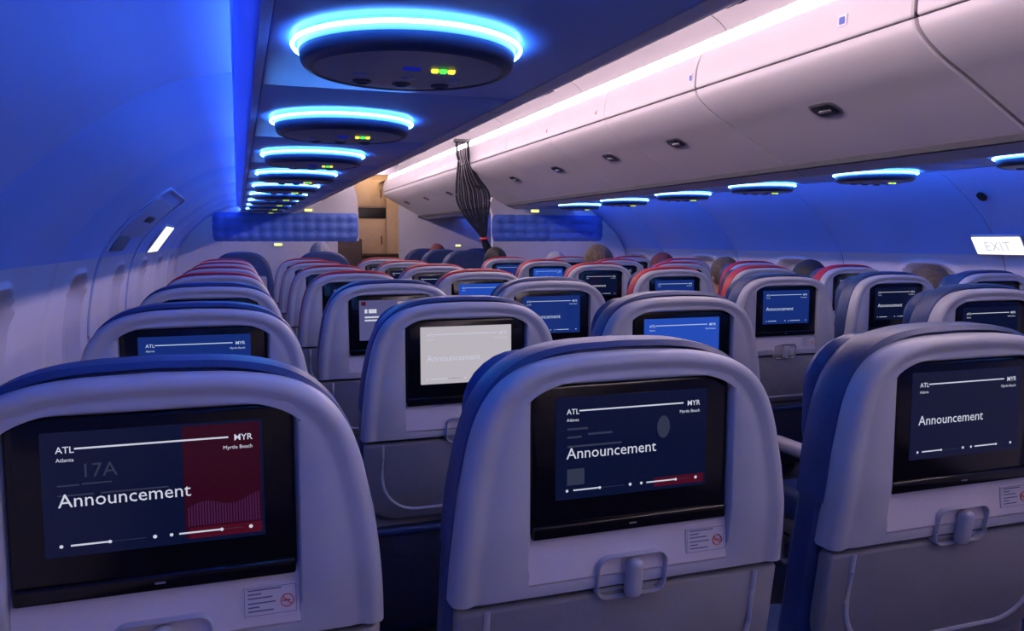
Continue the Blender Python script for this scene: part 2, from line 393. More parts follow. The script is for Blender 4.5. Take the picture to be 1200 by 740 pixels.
# ------------------------------------------------------------------ round service discs
def make_disc():
    root = empty('service_disc')
    m = MB(); m.lathe([(.156, 0), (.157, -.008), (.156, -.018)], 56); m.build('skirt', 'disc_skirt', root)
    m = MB(); m.lathe([(.148, -.016), (.155, -.017), (.1555, -.020), (.153, -.032), (.149, -.038), (.140, -.041), (.136, -.039)], 56); m.build('rim', 'disc_rim', root)
    m = MB(); m.lathe([(.138, -.038), (.12, -.042), (.08, -.045), (.0001, -.046)], 56); m.build('face_plate', 'disc_face', root)
    m = MB(); pts = [(.164 * math.cos(a), .164 * math.sin(a), -.009) for a in [2 * math.pi * k / 56 for k in range(56)]]
    m.tube(pts, .003, 6, closed=True); m.build('light_ring', 'ring_light', root)
    for k, (x, mt) in enumerate(((.026, 'led_yellow'), (.038, 'led_green'), (.050, 'led_yellow'))):
        m = MB(); m.rbox(x - .005, x + .005, -.062, -.052, -.050, -.043, .002); m.build('lit_sign', mt, root)
    m = MB(); m.rbox(-.02, .005, -.062, -.054, -.049, -.043, .002); m.build('call_button', 'led_blue', root)
    for x in (-.06, 0, .06):
        m = MB(); m.lathe([(.014, -.040), (.014, -.048), (.010, -.049), (.008, -.045), (.0001, -.045)], 20, (x, .055, 0)); m.build('reading_lamp', 'disc_rim', root)
    for x in (-.07, .0, .07):
        m = MB(); m.lathe([(.010, -.040), (.010, -.048), (.006, -.050), (.0001, -.050)], 16, (x, .005, 0)); m.build('air_nozzle', 'disc_skirt', root)
    return root
def copy_tree(o, parent=None):
    c = o.copy(); C.objects.link(c); c.parent = parent
    for ch in list(o.children): copy_tree(ch, c)
    return c
disc0 = make_disc(); used = False
for sg in (-1, 1):
    for k, y in enumerate(DISC_Y):
        if k < 2 or abs(y - 8.0) < .25 or (sg > 0 and y > 6.3): continue
        o = disc0 if not used else copy_tree(disc0); used = True
        o.location = (side_x(sg, 1.155), y, 1.565)
        if sg > 0:                                # mirrored unit: turned so its signs face aft as well
            o.scale = (1, 1, 1)
        tag(o, 'round disc with blue light ring, %s, %s from the galley' % ('curtain side' if sg > 0 else 'across from the curtain', ORD[len(DISC_Y) - 1 - k]), 'ceiling light', 'round service discs')

# ------------------------------------------------------------------ seats
def lean(x, y, z): return (x, y + (max(0, .95 - z) * .15 if z > .45 else .075), z)
def outl(d=0, a=.219, top=1.152, z0=1.0, zb=.872, n=5.2, N=44, ns=6, tk=.72, crown=.010):
    H = top - z0 - d * tk; pts = []
    def A(z): return a - d - .5 * max(0, z - .85) ** 2
    for i in range(ns): z = zb + (z0 - zb) * i / ns; pts.append((-A(z), z))
    for i in range(N + 1):
        t = math.pi * (1 - i / N); c, s = math.cos(t), math.sin(t)
        z = z0 + H * abs(s) ** (2 / n); x = A(z) * math.copysign(abs(c) ** (2 / n), c)
        pts.append((x, z - crown * (x / .15) ** 2 * max(0, (z - z0) / H)))
    for i in range(ns - 1, -1, -1): z = zb + (z0 - zb) * i / ns; pts.append((A(z), z))
    return pts
SEATM = {}
def fill_lr(mb, loop3):
    n = len(loop3); b = len(mb.v); mb.v += [tuple(p) for p in loop3]
    for i in range(n // 2 - 1): mb.face((b + i, b + i + 1, b + n - 2 - i, b + n - 1 - i))
def seat_meshes():
    S = SEATM
    # upper back shell: rolled rim, valley, inner panel
    m = MB(); prof = [(.006, .030), (.0, .020), (.0, .004), (.0015, -.004), (.005, -.009), (.011, -.012), (.018, -.0115), (.025, -.008), (.031, -.0075), (.036, -.009)]
    def closed(d, y): 
        P = outl(d); a, b = P[-1], P[0]; K = 12
        return [(x, y, z) for x, z in P] + [(a[0] + (b[0] - a[0]) * k / K, y, a[1]) for k in range(1, K)]
    loops = [closed(d, y) for d, y in prof]
    cz, hw, hh = 1.0035, .1315, .1165
    def rec(k, y):
        out = []
        for x, _, z in loops[-1]:
            r = math.hypot(x, z - cz); c, s_ = x / r, (z - cz) / r
            q = (abs(c / (hw + k)) ** 16 + abs(s_ / (hh + k)) ** 16) ** (-1 / 16); out.append((q * c, y, cz + q * s_))
        return out
    loops += [rec(.002, -.009), rec(.0, -.0075), rec(-.001, .006)]
    m.loft(loops, True, False, True)
    S['back_shell'] = m.warp(lean).mesh('back_shell', 'shell', angle=50)
    # light ledge under the monitor
    m = MB(); zs = [(.948, .006), (.941, .0035), (.893, -.0095), (.889, -.0105), (.886, -.009), (.884, .004)]
    m.loft([[(-.1305, y, z), (-.046, y, z), (.046, y, z), (.1305, y, z)] for z, y in zs])
    S['ledge'] = m.warp(lean).mesh('ledge', 'ledge', angle=35)
    # tray table folded against the back
    m = MB(); hw, z0, z1 = .2145, .692, .866
    st = [(.004, .02), (0, .004), (.002, -.004), (.006, -.008)]
    def trl(d): 
        P = []; r = .07; A = hw - d
        for i in range(9):
            a = math.pi + math.pi / 2 * i / 8; P.append((-A + r + r * math.cos(a), z0 + d + r + r * math.sin(a)))
        for i in range(9):
            a = 1.5 * math.pi + math.pi / 2 * i / 8; P.append((A - r + r * math.cos(a), z0 + d + r + r * math.sin(a)))
        return P + [(A, z1 - d - .003), (A - .003, z1 - d), (-A + .003, z1 - d), (-A, z1 - d - .003)]
    m.loft([[(x, y, z) for x, z in trl(d)] for d, y in st], True, True, True)
    S['tray_table'] = m.warp(lean).mesh('tray_table', 'tray')
    m = MB(); path = [(-.178, z1 - .004)] + [(-.178, z1 - .03)]
    for i in range(9):
        a = math.pi + math.pi / 2 * i / 8; path.append((-.178 + .075 + .075 * math.cos(a), z0 + .022 + .075 + .075 * math.sin(a)))
    path += [(-x, z) for x, z in path[::-1]]
    m.tube([(x, -.0075, z) for x, z in path], .0042, 8)
    S['tray_rib'] = m.warp(lean).mesh('tray_rib', 'shell')
    # latch pocket and lever
    m = MB(); pts = rrect(0, .884, .046, .027, .014, 6)
    def sc(k, dy): return [(x * k, -.014 + dy, .884 + (z - .884) * k) for x, z in pts]
    m.loft([sc(1.0, .012), sc(1.0, .000), sc(.985, -.0015), sc(.955, -.0015), sc(.93, .002), sc(.91, .009)], True, False, True)
    S['latch_pocket'] = m.warp(lean).mesh('latch_pocket', 'latch')
    m = MB(); m.rbox(-.0095, .0095, -.027, -.006, .857, .907, .008, 4)
    S['latch'] = m.warp(lean).mesh('latch', 'latch')
    # placard
    m = MB(); pr = rrect(.101, .914, .027, .0155, .003, 3)
    def led(z): return .0035 - (.941 - z) / .048 * .013
    m.loft([[(x, led(z) - d, z) for x, z in pr] for d in (-.001, .0012)], True, True, True); S['placard'] = m.warp(lean).mesh('placard', 'placard')
    m = MB()
    def bar(x0, x1, z0, z1, d, mi=0): m.add([(x0, led(z0) - d, z0), (x1, led(z0) - d, z0), (x1, led(z1) - d, z1), (x0, led(z1) - d, z1)], [(0, 1, 2, 3)], mi)
    for (a, b, z) in ((.079, .112, .925), (.079, .092, .921), (.079, .103, .917), (.079, .106, .912), (.079, .090, .908), (.079, .104, .904)): bar(a, b, z, z + .0014, .0018)
    for x0, x1, za, zb in ((.0755, .1265, .9275, .928), (.0755, .1265, .9, .9005), (.0755, .076, .9, .928), (.126, .1265, .9, .928)): bar(x0, x1, za, zb, .0018)
    S['placard_print'] = m.warp(lean).mesh('placard_print', 'ink', smooth=False)
    m = MB(); R = .0062; cx, cz = .1175, .912
    m.tube([(cx + R * math.cos(a), led(cz + R * math.sin(a)) - .0019, cz + R * math.sin(a)) for a in [2 * math.pi * k / 20 for k in range(20)]], .0007, 4, closed=True)
    m.tube([(cx - R * .7, led(cz + R * .7) - .0019, cz + R * .7), (cx + R * .7, led(cz - R * .7) - .0019, cz - R * .7)], .0006, 4)
    m.ubox(cx - .004, cx + .003, led(cz) - .0022, led(cz) - .0012, cz - .0008, cz + .0008)
    S['no_smoking_symbol'] = m.warp(lean).mesh('no_smoking_symbol', 'ink_red')
    # monitor bezel (glossy black) with its lower lip
    m = MB(); pts = rrect(0, 1.0285, .1285, .0885, .011, 6)
    def s2(d, y): return [(x - math.copysign(d, x), y, z - math.copysign(d, z - 1.0285)) for x, z in pts]
    m.loft([s2(0, .012), s2(0, .003), s2(.001, .0008), s2(.003, 0)], True, False, True)
    S['monitor'] = m.mesh('monitor', 'bezel')
    m = MB(); m.rbox(-.127, .127, -.004, .006, .9405, .957, .003, 3); S['monitor_lip'] = m.mesh('monitor_lip', 'bezel')
    m = MB(); m.rbox(-.006, .004, -.0047, -.003, .9475, .9495, .0004, 2); S['maker_mark'] = m.mesh('maker_mark', 'tray')
    m = MB(); y = -.0008; x0, x1, z0, z1 = -.098, .098, .984, 1.103
    m.loft([[(x, yy, z) for x, z in rrect(0, 1.0435, .098, .0595, .001, 3)] for yy in (.001, y)], True, False, True)
    S['screen_geo'] = m
    # leather back, headrest, top cap
    def leather(a, top, z0, zb, st, N=40, n=4.6): 
        m = MB(); loops = [[(x, y, z) for x, z in outl(d, a, top, z0, zb, n, N)] for d, y in st]
        m.loft(loops); fill_lr(m, loops[-1]); fill_lr(m, loops[0]); return m
    m = leather(.217, 1.160, 1.0, .44, [(.03, .024), (.008, .028), (0, .036), (0, .066), (.012, .085), (.04, .098), (.10, .102)])
    S['backrest'] = m.warp(lean).mesh('backrest', 'leather_blue')
    m = MB(); loops = []
    for d, y in ((.07, .076), (.02, .080), (.004, .090), (0, .105), (.006, .122), (.025, .134), (.07, .140)):
        pts = rrect(0, 1.04, .178 - d, .105 - d * .9, .07, 8)
        loops.append([(x, y + (.012 if abs(x) > .15 else 0) * min(1, (abs(x) - .15) / .08) if abs(x) > .15 else y, z) for x, z in pts])
    m.loft(loops, True, True, True); S['headrest'] = m.warp(lean).mesh('headrest', 'leather_blue')
    cap = MB(); st = [(.006, .020), (-.003, .026), (-.004, .038), (-.004, .066), (.004, .086), (.03, .099)]
    loops = []
    for d, y in st:
        P = outl(d, .217, 1.160, 1.0, .93, 4.6, 44, 4); loops.append([(x, y, z) for x, z in P])
    cap.loft(loops)
    S['cap_geo'] = cap
    # lower structure
    m = MB(); m.rbox(-.212, .212, .01, .075, .46, .70, .02, 3); S['lower_back'] = m.warp(lean).mesh('lower_back', 'tray')
    m = MB(); loops = []
    for d, y in ((0, .015), (0, -.004), (.006, -.016), (.05, -.026)):
        loops.append([(x, y, z) for x, z in rrect(0, .56, .205 - d, .115 - d, .03, 5)])
    m.loft(loops, True, True, True); S['seat_pocket'] = m.warp(lean).mesh('seat_pocket', 'pocket')
    m = MB(); m.rbox(-.205, .205, -.024, -.012, .664, .678, .005, 3); S['pocket_hem'] = m.warp(lean).mesh('pocket_hem', 'leather_blue')
    m = MB(); m.rbox(-.214, .214, .16, .64, .36, .47, .04, 4); S['seat_cushion'] = m.mesh('seat_cushion', 'leather_blue')
    m = MB(); m.rbox(-.212, .212, .12, .60, .31, .365, .015, 2); S['seat_pan'] = m.mesh('seat_pan', 'metal')
    for k, x in enumerate((-.17, .17)):
        m = MB(); m.tube([(x, .20, 0), (x, .22, .16), (x, .24, .32)], [.02, .016, .02], 8); m.tube([(x, .56, 0), (x, .54, .32)], .016, 8); m.rbox(x - .02, x + .02, .16, .60, 0, .02, .006, 2)
        S['leg%d' % k] = m.mesh('leg', 'metal')
    m = MB(); m.rbox(-.021, .021, .10, .56, .60, .645, .016, 4); m.rbox(-.012, .012, .10, .20, .40, .62, .01, 2)
    S['armrest'] = m.mesh('armrest', 'armrest')
    m = MB(); m.rbox(-.006, .006, .094, .102, .575, .583, .002, 2); S['armrest_light'] = m.mesh('armrest_light', 'led_green')
    m = MB(); m.rbox(-.040, .045, -.032, -.028, .60, .715, .002, 2); S['booklet'] = m.mesh('booklet', 'card_red')
    m = MB(); m.rbox(-.06, -.041, -.031, -.027, .60, .712, .002, 2); S['booklet_spine'] = m.mesh('booklet_spine', 'card_white')
seat_meshes()
CAPM = {c: SEATM['cap_geo'].mesh('headrest_cap', 'leather_' + c) for c in ('blue', 'red')}
# screen graphics
def SX(u): return -.098 + .196 * u
def SZ(v): return 1.103 - .119 * v
def quad(m, u0, u1, v0, v1, y=-.0013): m.add([(SX(u0), y, SZ(v1)), (SX(u1), y, SZ(v1)), (SX(u1), y, SZ(v0)), (SX(u0), y, SZ(v0))], [(0, 1, 2, 3)])
def dot(m, u, v, r=.0017, y=-.0015): m.add([(SX(u) + r * math.cos(k * math.pi / 5), y, SZ(v) + r * math.sin(k * math.pi / 5)) for k in range(10)], [tuple(range(10))])
def announce(size=.0185, v=.60, title=True):
    g = {}
    m = MB(); text_geo(m, 'Announcement', SX(.065), SZ(v), size, -.0016); g['announcement_text'] = m
    m = MB(); text_geo(m, 'ATL', SX(.065), SZ(.165), .0088, -.0016, bold=.00005); text_geo(m, 'MYR', SX(.95), SZ(.165), .0088, -.0016, 'RIGHT', bold=.00005)
    text_geo(m, 'Atlanta', SX(.065), SZ(.235), .0052, -.0016); text_geo(m, 'Myrtle Beach', SX(.95), SZ(.235), .0052, -.0016, 'RIGHT')
    quad(m, .145, .835, .128, .142); g['route_line'] = m
    m = MB()
    for i, (a, k, b, c) in enumerate(((.11, .28, .44, .07), (.59, .79, .89, .555))):
        m = MB(); quad(m, a, k, .905, .919); dot(m, k, .912); g['slider%d' % i] = m
        m = MB(); dot(m, c, .912); g['slider_icon%d' % i] = m
        m = MB(); dot(m, b + .04, .912, .0019); g['slider_icon%d' % (i + 2)] = m
    m = MB()
    for a, b in ((.28, .44), (.79, .89)): quad(m, a, b, .910, .914, -.0014)
    g['slider_track'] = m
    return g
G = announce()
GM = {(k, c): v.mesh(k, c, smooth=False) for k, v in G.items() for c in ('txt_white', 'txt_soft', 'txt_dim')}
SCRM = {c: SEATM['screen_geo'].mesh('screen', c) for c in ('scr_navy', 'scr_blue', 'scr_bright', 'scr_glare', 'scr_grey')}
def gm(name, fn, mt):
    m = MB(); fn(m); GM[name] = m.mesh(name, mt, smooth=False)
gm('red_panel', lambda m: quad(m, .62, .985, .02, .96, -.0010), 'scr_red')
def stripes(m):
    for i in range(26): u = .635 + i * .0133; quad(m, u, u + .007, .70 - .06 * i / 26 - .03 * math.sin(i * .3), .86, -.0012)
gm('bar_graph', stripes, 'scr_purple')
gm('red_strip', lambda m: quad(m, .64, .985, .875, .965, -.0011), 'scr_redstrip')
def seatno(m): text_geo(m, '17A', SX(.165), SZ(.37), .019, -.0014); [quad(m, a, b, v, v + .012, -.0014) for a, b, v in ((.065, .16, .42), (.17, .30, .415), (.065, .22, .50), (.25, .55, .50))]
gm('faint_text', seatno, 'txt_dim')
def faint2(m): [quad(m, a, b, v, v + .02, -.0014) for a, b, v in ((.07, .2, .30), (.07, .16, .38), (.2, .36, .36), (.07, .42, .47))]; quad(m, .07, .18, .70, .86, -.0014)
gm('faint_blocks', faint2, 'txt_dim')
def blob(m): m.add([(SX(.70) + .0085 * math.cos(k * .314), -.0014, SZ(.36) + .0135 * math.sin(k * .314)) for k in range(20)], [tuple(range(20))])
gm('faint_figure', blob, 'txt_dim')
gm('pink_panel', lambda m: quad(m, .58, .97, .04, .96, -.0010), 'scr_pink')
def mapt(m): [quad(m, a, b, v, v2, -.0014) for a, b, v, v2 in ((.08, .12, .22, .32), (.14, .26, .22, .32), (.08, .42, .40, .44), (.08, .36, .48, .52))]
gm('page_text', mapt, 'txt_white')
gm('page_tag', lambda m: quad(m, .03, .10, .03, .13, -.0014), 'scr_redstrip')

def make_seat(style, cap, cards=False, arm_right=False, loc=(0, 0, 0)):
    S = SEATM; r = empty('cabin_seat', loc)
    link('back_shell', S['back_shell'], r)
    led = link('ledge', S['ledge'], r)
    pl = link('placard', S['placard'], r); link('print', S['placard_print'], pl); link('no_smoking_symbol', S['no_smoking_symbol'], pl)
    t = link('tray_table', S['tray_table'], r); link('rib', S['tray_rib'], t)
    lp = link('latch_pocket', S['latch_pocket'], r); link('latch', S['latch'], r)
    mo = link('monitor', S['monitor'], r); link('lip', S['monitor_lip'], mo); link('maker_mark', S['maker_mark'], mo)
    scr = {'red': 'scr_navy', 'navy': 'scr_navy', 'plain': 'scr_navy', 'blue': 'scr_blue', 'bright': 'scr_bright', 'pale': 'scr_glare', 'page': 'scr_grey'}[style]
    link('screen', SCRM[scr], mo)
    if style != 'page':
        tc = 'txt_soft' if style in ('bright', 'blue') else 'txt_white'
        for k in ('announcement_text', 'route_line', 'slider0', 'slider1', 'slider_icon0', 'slider_icon1', 'slider_icon2', 'slider_icon3'): link(k.strip('0123'), GM[(k, tc)], mo)
        link('slider_track', GM[('slider_track', 'txt_dim')], mo)
    if style == 'red':
        for k in ('red_panel', 'bar_graph', 'red_strip', 'faint_text'): link(k, GM[k], mo)
    if style == 'navy':
        for k in ('red_strip', 'faint_blocks', 'faint_figure'): link(k, GM[k], mo)
    if style == 'page':
        for k in ('pink_panel', 'page_text', 'page_tag'): link(k, GM[k], mo)
    link('backrest', S['backrest'], r); link('headrest', S['headrest'], r); 
    c = link('headrest_cap', CAPM[cap], r)
    link('lower_back', S['lower_back'], r); p = link('seat_pocket', S['seat_pocket'], r); link('hem', S['pocket_hem'], p)
    link('seat_cushion', S['seat_cushion'], r); link('seat_pan', S['seat_pan'], r)
    link('leg', S['leg0'], r); link('leg', S['leg1'], r)
    a = link('armrest', S['armrest'], r); a.location.x = -.25
    if arm_right:
        a = link('armrest', S['armrest'], r); a.location.x = .25; l = link('armrest_light', S['armrest_light'], a)
    return r
ROWY = [.82 + PITCH * k for k in range(7)]
COLX = {'A': -.08, 'B': .432, 'C': .945, 'D': 1.845, 'E': 2.34, 'F': 2.84}
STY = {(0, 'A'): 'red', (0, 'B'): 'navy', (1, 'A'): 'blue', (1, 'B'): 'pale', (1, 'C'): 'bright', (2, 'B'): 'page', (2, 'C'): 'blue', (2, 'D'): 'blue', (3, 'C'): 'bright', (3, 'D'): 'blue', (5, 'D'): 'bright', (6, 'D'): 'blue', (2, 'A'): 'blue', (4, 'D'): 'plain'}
COLN = {'A': 'window seat', 'B': 'middle seat', 'C': 'aisle seat', 'D': 'aisle seat', 'E': 'middle seat', 'F': 'window seat'}
SCRN = {'red': 'half-red screen', 'navy': 'red-striped dark screen', 'plain': 'dark navy screen', 'blue': 'blue screen', 'bright': 'bright blue screen', 'pale': 'glare-painted pale screen', 'page': 'pink-grey screen'}
for k, y in enumerate(ROWY):
    for c, x in COLX.items():
        xx = x + (.014 if k == 1 and c in 'BC' else 0) + ({'D': .055, 'E': .05, 'F': .04}.get(c, 0) if k == 1 else 0)
        st = STY.get((k, c), 'plain'); cap = 'red' if k >= 3 else 'blue'
        s = make_seat(st, cap, arm_right=c in 'CF', loc=(xx, y, 0))
        tag(s, '%s with %s, %s top, %s row from bulkhead, %s' % (COLN[c], SCRN[st], cap, ORD[len(ROWY) - 1 - k], 'curtain side' if c in 'DEF' else 'opposite curtain'), 'seat', 'cabin seats')
        if (k, c) == (1, 'B'):
            bk = empty('safety_card', (xx + .02, y + .045, 0)); link('cover', SEATM['booklet'], bk); link('spine', SEATM['booklet_spine'], bk)
            tag(bk, 'red and white leaflet in pocket of seat with glare-painted pale screen', 'leaflet')

# ------------------------------------------------------------------ bulkheads, front walls, galley
def wallpt(sg, z, off=0.0):
    for i in range(len(FULL) - 1):
        p, q = FULL[i], FULL[i + 1]
        if q.y <= z <= p.y:
            u = (p.y - z) / (p.y - q.y); r = p.lerp(q, u); t = (q - p).normalized(); n = Vector((t.y, -t.x))
            if n.x > 0: n = -n
            r = r + n * off; return r.x, r.y
    return FULL[-1].x, z
def poly_slab(mb, P, ya, yb): mb.loft([[(x, y, z) for x, z in P] for y in (ya, yb)], True, True, True)
def quilt(x0, x1, z0, z1, y, nm, parent, nx, nz):
    m = MB(); NX, NZ = nx * 6, nz * 6; loops = []
    for j in range(NZ + 1):
        v = j / NZ; L = []
        for i in range(NX + 1):
            u = i / NX
            cu, cv = abs(math.sin(math.pi * u * nx)), abs(math.sin(math.pi * v * nz))
            d = .022 * (cu * .5 + .5 * cv) * min(1, u * nx * 2, (1 - u) * nx * 2) ** .5 * min(1, v * nz * 2, (1 - v) * nz * 2) ** .5
            zc = z0 + (z1 - z0) * v; e = .02 * (2 * abs(v - .5)) ** 4
            L.append((x0 + e + (x1 - x0 - 2 * e) * u, y - d, zc))
        loops.append(L)
    m.loft(loops); ob = m.build(nm, 'quilt', parent)
    k = 0
    for j in range(1, nz):
        for i in range(1, nx):
            mm = MB(); cx, cz = x0 + (x1 - x0) * i / nx, z0 + (z1 - z0) * j / nz
            mm.lathe([(.010, .0), (.009, .004), (.0001, .006)], 10)
            mm.warp(lambda a, b, c: (cx + a, y - .004 - c, cz + b)); mm.build('tuft_button', 'quilt', ob)
def sign(loc, label):
    m = MB(); m.rbox(-.05, .05, -.012, .0, -.018, .018, .006); r = m.build('lit_sign', 'bulk_white'); r.location = loc
    m = MB(); m.rbox(-.036, .036, -.016, -.010, -.011, .011, .003); m.build('lamp', 'sign_small', r)
    tag(r, label, 'sign', 'small lit yellow signs')
Z = CAMZ
wl = [(side_x(-1, wallpt(-1, z, .01)[0]), z) for z in (0.02, .4, .8, 1.0, 1.2, 1.35, 1.45, 1.55)]
bl = empty('bulkhead', (0, 8.0, 0)); tag(bl, 'white bulkhead with blue quilted band facing the seats opposite the curtain', 'bulkhead')
m = MB(); poly_slab(m, wl + [(0.02, 1.60), (.06, 1.56), (.54, 1.548), (.60, 1.566), (.80, 1.66), (.93, 1.75), (.995, 1.84), (1.02, 1.88), (1.09, 1.85), (1.13, 1.72), (1.142, 1.55), (1.142, 1.275), (.935, 1.27), (.93, 0.02)], 0, .05); m.build('panel', 'bulk_white', bl, smooth=False)
quilt(-.22, 1.14, Z - .012, Z + .268, 0.001, 'quilted_band', bl, 13, 3)
wr = [(side_x(1, wallpt(1, z, .01)[0]), z) for z in (0.02, .4, .8, 1.0, 1.2, 1.35, 1.45, 1.55)]
br = empty('bulkhead', (0, 6.5, 0)); tag(br, 'white bulkhead with blue quilted band beside the tied curtain', 'bulkhead')
m = MB(); poly_slab(m, [(2.06, .02), (2.06, 1.50), (2.035, 1.58), (2.06, 1.645), (2.10, 1.615), (2.20, 1.568), (2.26, 1.545), (2.74, 1.558), (2.79, 1.60)] + wr[::-1], 0, .05); m.build('panel', 'bulk_white', br, smooth=False)
quilt(2.05, 3.09, Z - .01, Z + .222, 0.001, 'quilted_band', br, 10, 3)
sign((.369, 7.985, Z - .040), 'small lit yellow sign under blue band, opposite side from curtain')
sign((.66, 7.985, Z + .291), 'small lit yellow sign above blue band, opposite side from curtain')
sign((2.433, 6.485, Z + .252), 'small lit yellow sign above the blue band beside the curtain')
sign((2.773, 10.285, Z - .068), 'small lit yellow sign on white front wall beyond curtain')
m = MB(); m.ubox(1.99, 3.42, 10.3, 10.36, 0, 2.27); tag(m.build('wall_partition_right', 'bulk_white', smooth=False), 'white front wall beyond the curtain', kind='structure')
m = MB(); m.ubox(-.6, 1.02, 10.3, 10.36, 0, 2.27); tag(m.build('wall_partition_left', 'bulk_white', smooth=False), kind='structure')
m = MB(); m.ubox(1.02, 1.99, 10.30, 10.36, 2.12, 2.27); tag(m.build('trim_3', 'bulk_white', smooth=False), 'header over the galley opening', kind='structure')
g = empty('galley_unit', (0, 11.0, 0)); tag(g, 'beige galley cabinet with black band at end of the aisle', 'cabinet')
m = MB(); m.ubox(1.45, 2.25, .01, .5, 0.0, 2.2); m.build('body', 'galley_beige', g, smooth=False)
for x0, x1, z0, z1 in ((1.47, 1.93, 1.74, 2.10), (1.47, 1.93, 1.0, 1.57), (1.47, 1.93, .1, .98), (1.95, 2.23, 1.0, 2.10), (1.95, 2.23, .1, .98)):
    m = MB(); m.rbox(x0, x1, -.012, .012, z0, z1, .006, 2); d = m.build('door', 'galley_beige', g)
    mm = MB(); mm.rbox(x1 - .06, x1 - .045, -.022, -.008, (z0 + z1) / 2 - .06, (z0 + z1) / 2 + .06, .005, 2); mm.build('handle', 'galley_dark', d)
m = MB(); m.rbox(1.46, 1.94, -.015, .012, 1.585, 1.725, .006, 2); m.build('control_band', 'black', g)
m = MB(); m.rbox(1.47, 2.2, -.10, .0, 1.06, 1.10, .01, 2); m.build('counter_edge', 'galley_dark', g)
m = MB(); m.rbox(1.50, 2.2, -.35, -.15, 2.19, 2.205, .005, 2); gl = m.build('galley_light', 'galley_lamp'); gl.location = (0, 11.0, 0); tag(gl, 'warm white ceiling light over the beige galley', 'light')
m = MB(); m.ubox(1.0, 2.4, 10.36, 12.2, 2.21, 2.25); tag(m.build('ceiling_galley', 'ceiling_white', smooth=False), kind='structure')
dk = empty('side_cabinet', (0, 9.9, 0)); tag(dk, 'dark brown cabinet standing behind the bulkhead edge', 'cabinet')
m = MB(); m.rbox(1.0, 1.45, 0, .38, 0, 1.30, .01, 2); m.build('body', 'galley_dark', dk)
m = MB(); m.rbox(1.03, 1.42, -.012, .01, .08, 1.2, .006, 2); m.build('door', 'galley_dark', dk)
m = MB(); m.rbox(1.37, 1.385, -.03, -.01, .75, .87, .004, 2); m.build('handle', 'metal', dk)

# ------------------------------------------------------------------ front cabin seats
def front_seat(x, y, lab):
    r = empty('front_cabin_seat', (x, y, 0))
    def lth(a, top, z0, zb, st):
        mm = MB(); loops = [[(px, py, pz) for px, pz in outl(d, a, top, z0, zb, 3.6, 32)] for d, py in st]; mm.loft(loops); fill_lr(mm, loops[-1]); fill_lr(mm, loops[0]); return mm
    lth(.255, 1.185, 1.0, .45, [(.03, 0), (.008, .006), (0, .02), (0, .11), (.02, .14), (.08, .15)]).build('backrest', 'leather_blue', r)
    m = MB(); m.rbox(-.20, .20, -.012, .01, .50, .98, .02, 3); m.build('back_panel', 'shell', r)
    m = MB(); m.rbox(-.16, .16, .13, .20, .98, 1.15, .035, 4); m.build('headrest', 'leather_blue', r)
    m = MB(); m.rbox(-.25, .25, .14, .66, .34, .47, .04, 4); m.build('seat_cushion', 'leather_blue', r)
    m = MB(); m.rbox(-.24, .24, .1, .6, .12, .35, .02, 2); m.build('seat_base', 'tray', r)
    for sx in (-.285, .285):
        m = MB(); m.rbox(sx - .03, sx + .03, .08, .58, .42, .66, .02, 3); m.build('armrest', 'armrest', r)
    for sx in (-.18, .18):
        m = MB(); m.tube([(sx, .2, 0), (sx, .22, .14)], .02, 8); m.build('leg', 'metal', r)
    tag(r, lab, 'seat', 'front cabin seats')
front_seat(.03, 7.05, 'wide blue leather front cabin seat by the wall before the quilted bulkhead')
front_seat(.70, 7.05, 'wide blue leather front cabin seat on the aisle before the quilted bulkhead')
for k, y in enumerate((7.5, 8.45, 9.35)):
    front_seat(2.12, y, 'wide blue leather aisle seat beyond the curtain, %s row from the front wall' % ORD[2 - k])
    front_seat(2.80, y, 'wide blue leather window seat beyond the curtain, %s row from the front wall' % ORD[2 - k])

# ------------------------------------------------------------------ tied curtain
CY, CS = 6.25, .9766
cu = empty('curtain', (0, CY, 0)); tag(cu, 'sheer dark curtain gathered by a red tie at the bulkhead edge', 'curtain')
ctrl = [(2.085, 1.715, 1.820), (1.98, 1.725, 1.822), (1.92, 1.735, 1.835), (1.80, 1.722, 1.90), (1.69, 1.715, 1.985), (1.60, 1.722, 2.0), (1.50, 1.775, 1.985), (1.40, 1.855, 1.975), (1.33, 1.915, 1.970), (1.295, 1.938, 1.966), (1.24, 1.945, 1.995), (1.15, 1.975, 2.05), (1.0, 2.0, 2.06), (.6, 2.0, 2.06), (.25, 2.0, 2.07)]
ctrl = [(CAMZ + (z - CAMZ) * CS, a * CS, b * CS) for z, a, b in ctrl]
zl = catmull([(c[0], c[1]) for c in ctrl], 4); zr = catmull([(c[0], c[2]) for c in ctrl], 4)
NP = 72
def cpt(a, b, u):
    wd = b.y - a.y; amp = .010 + .20 * max(0, .15 - wd)
    return (a.y + wd * u, amp * math.sin(u * math.pi * 14) * (.6 + .4 * math.sin(u * 7)), a.x)
m = MB(); m.loft([[cpt(a, b, i / NP) for i in range(NP + 1)] for a, b in zip(zl, zr)]); m.build('fabric', 'curtain', cu)
for u in [.09, .18, .25, .33, .41, .47, .54, .60, .67, .74, .83, .91]:
    m = MB(); m.tube([tuple(Vector(cpt(a, b, u)) + Vector((0, -.006, 0))) for a, b in zip(zl, zr)], [.0025 + .004 * min(1, max(0, (2.0 - p.x) / .4)) for p in zl], 6); m.build('fold', 'curtain_hem', cu)
for P in (zl, zr):
    m = MB(); m.tube([(p.y, 0, p.x) for p in P], .009, 8); m.build('hem', 'curtain_hem', cu)
m = MB(); m.rbox(1.655, 1.79, -.03, .03, 2.06, 2.085, .008, 3); m.build('rail', 'black', cu)
